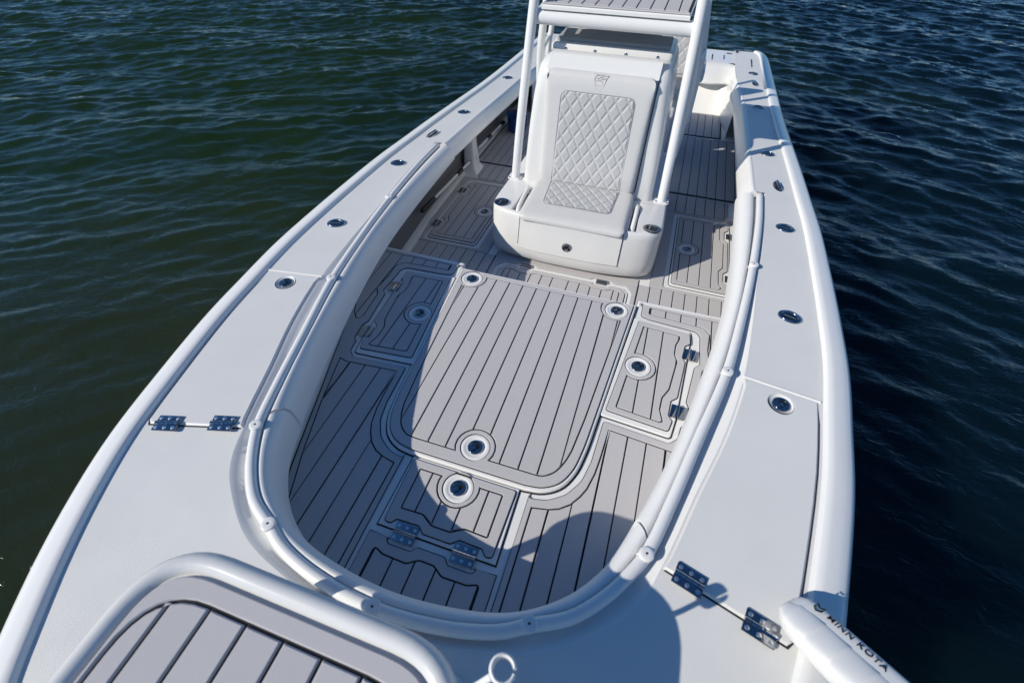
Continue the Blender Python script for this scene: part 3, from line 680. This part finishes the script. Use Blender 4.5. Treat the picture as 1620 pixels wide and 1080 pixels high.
# drawer
fy = lambda x, z: float(np.interp(x if x > 0 else -x, [0, .35, .62, .8], [2.655, 2.662, 2.69, 2.735])) + float(np.interp(z, [-.46, -.42, -.36, -.27, .03, .078], [.025, .01, -.01, -.018, .055, .062]))
def face(x0, x1, z0, z1, d, name, m):
    xs = np.linspace(x0, x1, 15); zs = np.linspace(z0, z1, 8)
    mb = MB(); mb.grid([[(x, fy(x, z) - d, z) for x in xs] for z in zs])
    edge = [(x, z0) for x in xs] + [(x1, z) for z in zs[1:]] + [(x, z1) for x in xs[::-1][1:]] + [(x0, z) for z in zs[::-1][1:]]
    mb.grid([[(x, fy(x, z) + .01, z) for x, z in edge], [(x, fy(x, z) - d, z) for x, z in edge]], close_u=True)
    return mb.build(name, m, con, smooth=40)
face(-.606, .606, -.292, .084, .002, 'drawer_gap', SEAM)
dr = face(-.594, .598, -.279, .078, .016, 'drawer', CONW)
mb = MB(); tl = Matrix.Rotation(R(90), 3, 'X'); yb = fy(0, -.156) - .016
mb.lathe((0, yb, -.156), [(.058, 0), (.057, .006), (.050, .012), (.038, .010), (.034, .004)], 28, tilt=tl); mb.build('latch', CHROME, dr)
mb = MB(); mb.lathe((0, yb, -.156), [(.036, .004), (.034, .008)], 22, tilt=tl); mb.build('finger_hole', HOLE, dr)
mb = MB(); mb.box((.004, yb - .010, -.170), (.045, .008, .022), None, .003); mb.build('pull_lever', CHROME, dr)
# seat cushion: rounded slab that rises aft
def cushion(name, xh, rows_yz, m, edge=.05, nx=25, crown=.012):
    """rows_yz: closed loop in the y-z plane, swept over x with rounded ends"""
    xs = np.concatenate([[-xh, -xh + edge * .12, -xh + edge * .45], np.linspace(-xh + edge, xh - edge, nx), [xh - edge * .45, xh - edge * .12, xh]])
    c = np.mean(rows_yz, axis=0); out = []
    for x in xs:
        d = xh - abs(x); s = math.sqrt(max(0, 1 - (1 - min(d / edge, 1)) ** 2)); k = edge * (1 - s)
        out.append([(x, c[0] + (y - c[0]) * (1 - k / max(abs(y - c[0]), .03) if abs(y - c[0]) > .03 else 1), c[1] + (z - c[1]) * (1 - min(.9, k / max(abs(z - c[1]), .04)))) for y, z in rows_yz])
    mb = MB(); mb.grid(out, close_u=True)
    for q in (0, -1): mb.add(out[q], [tuple(range(len(rows_yz)))])
    return mb.build(name, m, con, smooth=50)
seat = [tuple(p) for p in [(2.80, .058), (2.715, .060), (2.690, .078), (2.690, .108), (2.715, .136), (2.79, .154), (2.97, .172), (3.2, .193), (3.42, .213), (3.465, .205), (3.475, .17), (3.475, .07)]]
cu = cushion('seat_cushion', .600, np.array(seat), VINYL, .045)
back = [(3.46, .19), (3.425, .20), (3.413, .235), (3.43, .40), (3.487, .80), (3.545, 1.22), (3.565, 1.33), (3.60, 1.382), (3.66, 1.392), (3.72, 1.37), (3.74, 1.2), (3.62, .2)]
bk = cushion('backrest', .572, np.array(back), VINYL, .05)
# quilted panels: diamond cells as relief
def quilt(name, parent, x0, x1, bl, tp, nrm, nu, nv, cw, ch, amp=.010, rad=.07):
    """strip between bottom (half width x0 at bl) and top (half width x1 at tp); points (y, z)"""
    L = math.dist(bl, tp); rows = []
    for j in range(nv + 1):
        t = j / nv; xh = x0 + (x1 - x0) * t; y = bl[0] + (tp[0] - bl[0]) * t; z = bl[1] + (tp[1] - bl[1]) * t; r = []
        dv = min(t * L if rad < 0 else 9, (1 - t) * L)
        if dv < abs(rad): xh -= abs(rad) - math.sqrt(max(0, rad * rad - (abs(rad) - dv) ** 2))
        for i in range(nu + 1):
            s = i / nu * 2 - 1; x = s * xh; v = t * L
            a = x / cw + v / ch; b = x / cw - v / ch
            da = abs(a - round(a)); db = abs(b - round(b)); d = min(da, db)
            h = amp * (min(1, d / .16) ** .6)
            d2 = abs(d - .095); h -= amp * .35 * max(0, 1 - d2 / .03)
            e = min((1 - abs(s)) * xh, v + .02, L - v) ; h *= min(1, max(0, e) / .012); h += .002
            r.append((x, y + nrm[0] * h, z + nrm[1] * h))
        rows.append(r)
    mb = MB(); mb.grid(rows); o = mb.build(name, QUILT, parent, smooth=0)
    for p in o.data.polygons: p.use_smooth = True
    return o
def piping(pts, parent, name='piping', r=.005):
    mb = MB(); mb.tube(pts, r, 6); return mb.build(name, PADD, parent)
nb = Vector((-.98, .13)).normalized()
quilt('quilted_panel', bk, .410, .395, (3.416, .235), (3.543, 1.205), (-.985, .14), 130, 200, .137, .205, amp=.0105)
ns = Vector((-.09, 1)).normalized()
quilt('quilted_panel', cu, .388, .410, (2.965, .172), (3.412, .2125), (-.09, .995), 130, 96, .137, .160, amp=.0105, rad=-.05)
def rr_path(x0, x1, bl, tp, rad, off):
    L = math.dist(bl, tp); pts = []
    def P(x, v):
        t = v / L; return (x, bl[0] + (tp[0] - bl[0]) * t + off[0], bl[1] + (tp[1] - bl[1]) * t + off[1])
    for v in np.linspace(0, L - rad, 10): pts.append(P(x0 + (x1 - x0) * v / L, v))
    for a in np.linspace(0, math.pi / 2, 7): pts.append(P(x1 - rad + rad * math.cos(a), L - rad + rad * math.sin(a)))
    return pts + [(-p[0], p[1], p[2]) for p in pts[::-1]]
piping(rr_path(.416, .400, (3.416, .235), (3.543, 1.205), .07, (-.003, 0)), bk)
sp = rr_path(.416, .394, (3.412, .2125), (2.965, .172), .05, (0, .003)); piping(sp, cu)
# embossed shield emblem
ex, ey, ez = 0.0, 3.553, 1.325
sh_ = [(-.062, .068), (-.03, .06), (0, .066), (.03, .06), (.062, .068), (.060, 0.01), (.045, -.045), (0, -.098), (-.045, -.045), (-.060, .01)]
def on_back(x, v, lift=.0): return (x, 3.413 + (.235 - .235) + (3.55 - 3.43) * ((ez + v) - .40) / (1.26 - .40) + .017 - lift, ez + v)
mb = MB(); loop = [on_back(x, v, -.003) for x, v in sh_]
mb.tube(loop + [loop[0], loop[1]], .0032, 6); mb.tube([on_back(x, v, -.003) for x, v in [(.04, .03), (.02, .042), (-.018, .038), (-.035, .018), (-.01, .004), (.025, -.004), (.034, -.024), (.01, -.046), (-.03, -.034)]], .0036, 6)
mb.tube([on_back(x, v, -.003) for x, v in [(-.045, .0), (0, .012), (.046, .03)]], .003, 6)
mb.build('shield_emblem', VINYL, bk, smooth=60)
# upper console body
def sect(z, y0, y1, xh, r): return [(x, y, z) for x, y in fillet([(-xh, y0), (xh, y0), (xh, y1), (-xh, y1)], r, 5)]
mb = MB(); rw = [sect(.10, 3.50, 4.9, .81, .07), sect(.14, 3.49, 4.9, .80, .08), sect(.45, 3.525, 4.9, .79, .09), sect(.8, 3.56, 4.88, .77, .10), sect(1.1, 3.59, 4.87, .742, .11), sect(1.30, 3.615, 4.86, .715, .12), sect(1.38, 3.65, 4.85, .70, .13), sect(1.425, 3.71, 4.84, .675, .13), sect(1.45, 3.80, 4.82, .64, .12)]
mb.grid(rw, close_u=True); mb.add(rw[-1], [tuple(range(len(rw[-1])))]); mb.build('console_tower', CONW, con, smooth=50)
mb = MB(); mb.tube([(.592, float(np.interp(z, [.14, .45, .8, 1.1, 1.3, 1.38], [3.485, 3.52, 3.555, 3.585, 3.61, 3.645])) - .002, z) for z in np.linspace(.2, 1.37, 16)], .0065, 6); mb.build('side_seam', SEAM, con)
mb = MB(); rw = []
for y, z in ((3.615, 1.372), (3.635, 1.392), (3.655, 1.405), (3.74, 1.485), (3.77, 1.498), (3.86, 1.50), (3.86, 1.43), (3.7, 1.37)): rw.append([(x, y, z) for x in np.linspace(-.59, .59, 5)])
mb.grid(rw, close_v=True); 
for q in (0, -1): mb.add([r[q] for r in rw], [tuple(range(len(rw)))])
mb.build('upper_panel', CONW, con, smooth=35)
mb = MB(); mb.box((0, 4.35, 1.45), (1.34, .62, .125), None, .03); ds = mb.build('dash_shelf', CONW, con)
mb = MB(); 
for x in (-.50, -.17, .17, .51): mb.lathe((x, 4.04, 1.462), [(.018, -.004), (.018, .004), (.010, .010)], 12, tilt=tl)
mb.build('snap_studs', CHROME, ds)
mb = MB(); mb.box((0, 4.31, 1.53), (1.24, .40, .05), None, .018); mb.build('dash_pad', PADD, con)
mb = MB(); mb.box((0, 4.66, 1.52), (.9, .10, .16), Matrix.Rotation(R(25), 3, 'X'), .03); mb.build('windscreen_base', WHITE, con)
for sg in (-1, 1):
    # grab rails in the side pockets, handrail up the corner, cup holders
    mb = MB(); mb.tube([(sg * .672, 2.87, -.02), (sg * .672, 2.875, .055), (sg * .674, 2.92, .085), (sg * .676, 3.10, .108), (sg * .672, 3.27, .13), (sg * .668, 3.33, .12), (sg * .665, 3.345, .02)], .026, 12); mb.build('grab_rail', TUBE, con, smooth=60)
    c = (sg * .882, 2.93)
    mb = MB(); mb.lathe((c[0], c[1], .109), [(.098, 0), (.097, .007), (.088, .012), (.074, .010), (.070, .002), (.068, -.02)], 32, ax=(1, .88)); ch = mb.build('cup_holder', CHROME, con, smooth=50)
    mb = MB(); mb.lathe((c[0], c[1], .109), [(.069, .001), (.068, .003)], 26, ax=(1, .88)); mb.build('cup_bore', HOLE, ch)
    mb = MB(); mb.tube([(c[0] + .055 * math.cos(a) - .0, c[1] + .045 * math.sin(a), .114) for a in np.linspace(.4, 2.6, 9)], .005, 6); mb.tube([(c[0] - .03, c[1] - .045, .114), (c[0] - .022, c[1] + .04, .114)], .006, 6); mb.build('cup_liner', CHROME, ch)

# ================================================================== TOWER FRAME
tow = thing('tower_frame', 'white tubular tower frame with a plank-pattern platform above the centre console', 'tower', (0, 3.9, .1))
for sg in (-1, 1):
    mb = MB(); pth = spl([(sg * .922, 3.56, .10), (sg * .90, 3.63, .6), (sg * .862, 3.76, 1.35), (sg * .825, 3.875, 1.98), (sg * .76, 4.05, 2.9), (sg * .74, 4.12, 3.3)], 20)
    mb.tube(pth, .052, 16); lg = mb.build('front_leg', TUBE, tow, smooth=60)
    mb = MB(); mb.prism(fillet([(sg * .922 - .085, 3.49), (sg * .922 + .085, 3.49), (sg * .922 + .085, 3.65), (sg * .922 - .085, 3.65)], .03), .107, .122, .004); mb.build('foot_plate', TUBE, lg)
    mb = MB()
    for dx in (-.062, .062):
        for y in (3.51, 3.63): mb.lathe((sg * .922 + dx, y, .122), [(.012, 0), (.011, .005)], 8)
    mb.build('foot_bolts', CHROME, lg)
    mb = MB(); pth = spl([(sg * .965, 4.85, .10), (sg * .96, 4.72, .7), (sg * .93, 4.55, 1.3), (sg * .86, 4.5, 1.85), (sg * .80, 4.62, 2.6), (sg * .78, 4.7, 3.3)], 18)
    mb.tube(pth, .045, 14); mb.build('rear_leg', TUBE, tow, smooth=60)
    mb = MB(); mb.tube([(sg * 1.02, 5.25, .4), (sg * 1.0, 5.22, 1.2), (sg * .9, 5.15, 1.75), (sg * .85, 5.6, 2.7)], .036, 12); mb.tube([(sg * .93, 4.56, 1.25), (sg * 1.0, 5.2, 1.27)], .028, 10); mb.build('brace_tube', TUBE, tow, smooth=60)
    mb = MB(); mb.tube([(sg * .79, 3.9, 1.80), (sg * .83, 4.45, 1.80), (sg * .82, 5.1, 1.80)], .040, 12); mb.build('side_tube', TUBE, tow, smooth=60)
mb = MB(); mb.tube([(-.80, 3.90, 1.77), (.80, 3.90, 1.77)], .070, 20); mb.build('cross_bar', TUBE, tow, smooth=60)
mb = MB(); mb.prism([(-.745, 3.845), (.745, 3.845), (.78, 5.1), (-.78, 5.1)], 1.846, 1.885, .010); pf = mb.build('platform', WHITE, tow)
mb = MB(); mb.prism([(-.735, 3.87), (.735, 3.87), (.77, 5.08), (-.77, 5.08)], 1.885, 1.8885, 0); mb.build('groove_base', GROOVE, pf)
for q in strips([(-.72, 3.945), (.72, 3.945), (.75, 5.06), (-.75, 5.06)], GX):
    mb = MB(); mb.prism(inset(ccw(q), .0054), 1.886, 1.898, .004); mb.build('plank', PAD, pf)
mb = MB(); mb.prism([(-.735, 3.87), (.735, 3.87), (.735, 3.935), (-.735, 3.935)], 1.886, 1.898, .004); mb.build('border_strip', PAD, pf)
mb = MB(); mb.box((0, 6.25, 2.95), (1.9, 2.6, .07), None, .03); mb.build('roof_panel', WHITE, tow)

# ================================================================== HELM SEAT behind the console
hs = thing('helm_seat', 'white quilted helm seat standing behind the console and tower', 'seat', (0, 6.2, ZC))
mb = MB(); mb.prism(fillet([(-.85, 6.0), (.85, 6.0), (.85, 6.75), (-.85, 6.75)], .08), ZC, .45, .03); mb.build('seat_box', WHITE, hs)
mb = MB(); mb.box((0, 6.15, .53), (1.95, .62, .16), None, .06); mb.build('seat_cushion', VINYL, hs)
for x in (-.52, .52):
    mb = MB(); mb.box((x, 6.42, .92), (1.0, .16, .64), Matrix.Rotation(R(-10), 3, 'X'), .06); b = mb.build('backrest', VINYL, hs)
    o = quilt('quilted_panel', hs, .36, .36, (6.292, .68), (6.372, 1.14), (-.98, .17), 60, 60, .15, .2); o.location.x += x * S
for sg in (-1, 1):
    mb = MB(); mb.box((sg * 1.04, 6.2, .78), (.13, .62, .16), None, .06); mb.build('armrest', VINYL, hs)

# ================================================================== CASTING PLATFORM on the bow
cp_ = thing('casting_platform', 'raised white-rimmed casting platform with grey plank decking on the bow', 'platform', (-.02, -2.3, G(-2)))
ol = fillet([(-.665, -3.05), (.625, -3.05), (.625, -1.492), (-.665, -1.492)], .30, 10); ol = ccw(ol)
zt = 1.25
pr = [(.03, -.14), (.004, -.13), (0, -.07), (.004, -.035), (.016, -.012), (.036, 0), (.056, -.002), (.072, -.012), (.082, -.03), (.09, -.03)]
mb = MB(); rw = [[(x, y, zt + z) for x, y in inset(ol, i)] for i, z in pr]; mb.grid(rw, close_u=True)
mb.add([(x, y, zt - .028) for x, y in inset(ol, .088)], [tuple(range(len(ol)))]); mb.build('platform_rim', CONW, cp_, smooth=60)
po = inset(ol, .094); zi = zt - .026
mb = MB(); mb.prism(po, zi, zi + .0045, 0); gb = mb.build('groove_base', GROOVE, cp_)
inn = fillet([(-.548, -2.9), (.508, -2.9), (.508, -1.655), (-.548, -1.655)], .22, 8)
mb = MB(); mb.prism(po, zi + .001, zi + .016, .005, holes=[inset(ccw(inn), -.006)]); mb.build('border_strip', PAD, cp_)
for q in strips(inn, [-.02 + .147 * k for k in range(-3, 4)]):
    mb = MB(); mb.prism(inset(ccw(q), .006), zi + .001, zi + .016, .005); mb.build('plank', PAD, cp_)
for x, y in ((-.50, -1.60), (.46, -1.60), (-.50, -2.9), (.46, -2.9)):
    mb = MB(); mb.tube([(x, y, G(y) - .01), (x, y, zt - .12)], .042, 14); mb.lathe((x, y, G(y)), [(.09, 0), (.088, .012), (.05, .02)], 18); mb.build('platform_leg', TUBE, cp_, smooth=50)
# rod tube at the platform's edge: open, with a notch in its lip
mb = MB(); c = (.690, -1.508); n = 30
rows = []
for k in range(n + 1):
    a = R(20) + R(338) * k / n
    rows.append([(c[0] + r * math.cos(a), c[1] + r * math.sin(a), z) for r, z in ((.031, 1.245), (.042, 1.245), (.0435, 1.300), (.041, 1.311), (.036, 1.314), (.0315, 1.308))])
mb.grid(rows, close_u=True)
for q in (0, -1): mb.add(rows[q], [tuple(range(6))])
mb.tube([(c[0] - .030, c[1] - .025, 1.262), (c[0] - .07, c[1] - .06, 1.22), (c[0] - .13, c[1] - .10, 1.16)], .012, 10); mb.build('rod_ring', TUBE, cp_, smooth=50)

# ================================================================== TROLLING MOTOR
tm = thing('trolling_motor', 'white bow-mounted electric trolling motor arm lettered MINN KOTA', 'trolling motor', (1.95, -1.2, G(-1.2)))
P0 = Vector((1.812, -.795, .645)); P1_ = Vector((2.14, -1.165, .86))
ax = (P1_ - P0).normalized(); sd = Vector((0.80, .60, 0)); sd = (sd - ax * sd.dot(ax)).normalized(); up = ax.cross(sd)
if up.z < 0: up = -up
def tm_ring(s, w, h, off=(0, 0), n=28, p=4.5):
    c = P0 + (P1_ - P0) * s + sd * off[0] + up * off[1]; r = []
    for k in range(n):
        a = 2 * math.pi * k / n; ca, sa = math.cos(a), math.sin(a)
        r.append(c + sd * (w * math.copysign(abs(ca) ** (2 / p), ca)) + up * (h * math.copysign(abs(sa) ** (2 / p), sa)))
    return r
secs = [(-.0, .012, .008), (.008, .046, .030), (.035, .070, .046), (.08, .085, .054), (.15, .094, .058), (.25, .099, .060), (.45, .104, .062), (.75, .109, .064), (1.0, .112, .066)]
mb = MB(); rw = [tm_ring(*s) for s in secs]; mb.grid(rw, close_u=True); mb.add(rw[0], [tuple(range(28))]); mb.add(rw[-1], [tuple(range(28))[::-1]])
arm = mb.build('motor_arm', MOTORW, tm, smooth=50)
# scalloped grip on the arm's inboard side
mb = MB(); rows = []
for s in np.linspace(.03, .98, 110):
    q_ = ((s - .10) / .20) % 1.0; bumpv = (.007 * q_ ** 2) if .10 < s < .9 else 0
    w = np.interp(s, [.03, .10, .2, 1], [.034, .056, .064, .070]); r = []
    for a in np.linspace(-.2, math.pi + .2, 12):
        c = P0 + (P1_ - P0) * s + sd * (-.036) + up * (np.interp(s, [0, .1, .3, 1], [.033, .050, .056, .060]))
        r.append(c + sd * (w * math.cos(a)) + up * ((.012 + bumpv) * math.sin(a)))
    rows.append(r)
mb.grid(rows); mb.add(rows[0], [tuple(range(12))]); mb.add(rows[-1], [tuple(range(12))]); mb.build('scalloped_cover', MOTORW, tm, smooth=60)
# lettering on the outboard facet
cu_ = bpy.data.curves.new('lettering', 'FONT'); cu_.body = 'MINN KOTA'; cu_.size = .034 * S; cu_.extrude = .0006; cu_.offset = .0001; cu_.space_character = 1.12; cu_.align_x = 'LEFT'; cu_.align_y = 'CENTER'
cu_.materials.append(INK); tmp = bpy.data.objects.new('tmp', cu_); col.objects.link(tmp); bpy.context.view_layer.update()
lm = bpy.data.meshes.new_from_object(tmp.evaluated_get(bpy.context.evaluated_depsgraph_get())); bpy.data.objects.remove(tmp)
lt = bpy.data.objects.new('lettering', lm); col.objects.link(lt)
lp = P0 + (P1_ - P0) * .258 + sd * .060 + up * .0655
mw = Matrix((ax, sd.cross(ax).cross(ax) * 0 + (up.cross(ax)), up)).transposed().to_4x4()
lt.parent = tm; lt.matrix_parent_inverse = Matrix.Translation(-WORLD[tm.name]); 
lt.matrix_basis = Matrix.Translation(lp * S) @ mw @ Matrix.Diagonal((1.16, 1, 1, 1))
yv = up.cross(ax)
mb = MB(); lg0 = P0 + (P1_ - P0) * .185 + sd * .060 + up * .0655
def L2(px, py): return lg0 + ax * px * .85 + yv * py * .85
pts2 = [(-.022, .022), (-.014, .030), (0, .012), (.014, .030), (.022, .022), (.022, -.012), (.0, -.028), (-.022, -.012), (-.014, -.006), (0, -.016), (.013, -.006), (.013, .008), (0, -.004), (-.013, .008)]
def flatshape(mb, pts, h=.0012):
    t = tessellate_polygon([[Vector((x, y, 0)) for x, y in pts]]); mb.add([L2(x, y) + up * h for x, y in pts], [tuple(q) for q in t])
flatshape(mb, [(-.022, .026), (0, .010), (.022, .026), (.022, .014), (0, -.002), (-.022, .014)]); flatshape(mb, [(-.022, .009), (-.014, .003), (-.014, -.008), (0, -.018), (.014, -.008), (.014, .003), (.022, .009), (.022, -.013), (0, -.029), (-.022, -.013)])
mb.build('motor_logo', INK, tm, smooth=0)
# mount and head, forward of the arm
mb = MB(); mb.box((1.55, -1.62, 1.05), (.30, .34, .34), Matrix.Rotation(R(30), 3, 'Z'), .08); mb.build('control_head', MOTORW, tm)
mb = MB(); mb.tube([(1.55, -1.62, G(-1.6)), (1.55, -1.62, 1.0)], .05, 14); mb.tube([tuple(P1_), tuple(P1_ + ax * .5), (1.55, -1.75, 1.1)], .06, 12); mb.build('motor_shaft', BLACK, tm)

# ================================================================== LOOSE GEAR under the port gunwale
def gaff(label, p0, p1, grip, band):
    a, b = Vector(p0), Vector(p1); d = (b - a)
    g = thing('boat_hook', label, 'boat hook', a, 'boat hooks racked under the gunwale')
    mb = MB(); mb.tube([a + d * .05, b], .020, 12); mb.build('shaft', TUBE, g)
    mb = MB(); mb.tube([a, a + d * .02, a + d * grip * .9, a + d * grip], [.022, .034, .030, .024], 12); mb.build('grip', BLACK, g)
    mb = MB(); mb.tube([a + d * (band), a + d * (band + .11)], .030, 12); mb.build('clip_band', BLACK, g)
    mb = MB(); mb.tube([b - d * .16, b, b + d * .06, b + d * .10 + Vector((.05, 0, .03)), b + d * .05 + Vector((.09, 0, .05))], [.016, .015, .012, .009, .004], 10); mb.build('hook', CHROME, g)
gaff('boat hook with long black grip racked along the grey liner wall nearest the bow', (-2.0, 2.93, -.235), (-2.0, 4.55, -.325), .24, .72)
gaff('boat hook with black end racked on the liner wall behind the white bracket', (-2.02, 6.25, -.36), (-2.02, 5.0, -.30), .14, .55)
bu = thing('bucket', 'round blue bucket standing on the cockpit floor beyond the tower leg', 'bucket', (-1.80, 6.35, ZC + .013))
mb = MB(); mb.lathe((-1.80, 6.35, ZC + .013), [(.15, 0), (.16, .01), (.18, .26), (.19, .27), (.19, .29), (.172, .29), (.165, .27), (.145, .02), (.02, .02)], 28); mb.build('pail', BLUE, bu)
mb = MB(); mb.tube([(-1.80 + .19 * math.cos(a), 6.35, ZC + .29 + .05 * math.sin(a) + .01) for a in np.linspace(0, math.pi, 14)], .007, 6); mb.build('handle', CHROME, bu)
ln = thing('coiled_hose', 'coiled blue and white hose hanging low beside the helm seat', 'hose', (-1.35, 6.9, ZC + .3))
mb = MB(); mb.tube([(-1.40 + (.13 - .002 * k) * math.cos(k * .5), 6.9 + (.13 - .002 * k) * math.sin(k * .5), ZC + .42 + k * .0022) for k in range(52)], .022, 8); mb.build('hose', BLUE, ln)
mb = MB(); mb.lathe((-1.40, 6.9, ZC + .012), [(.17, 0), (.17, .40), (.06, .41)], 24); mb.build('hose_drum', TUBE, ln)
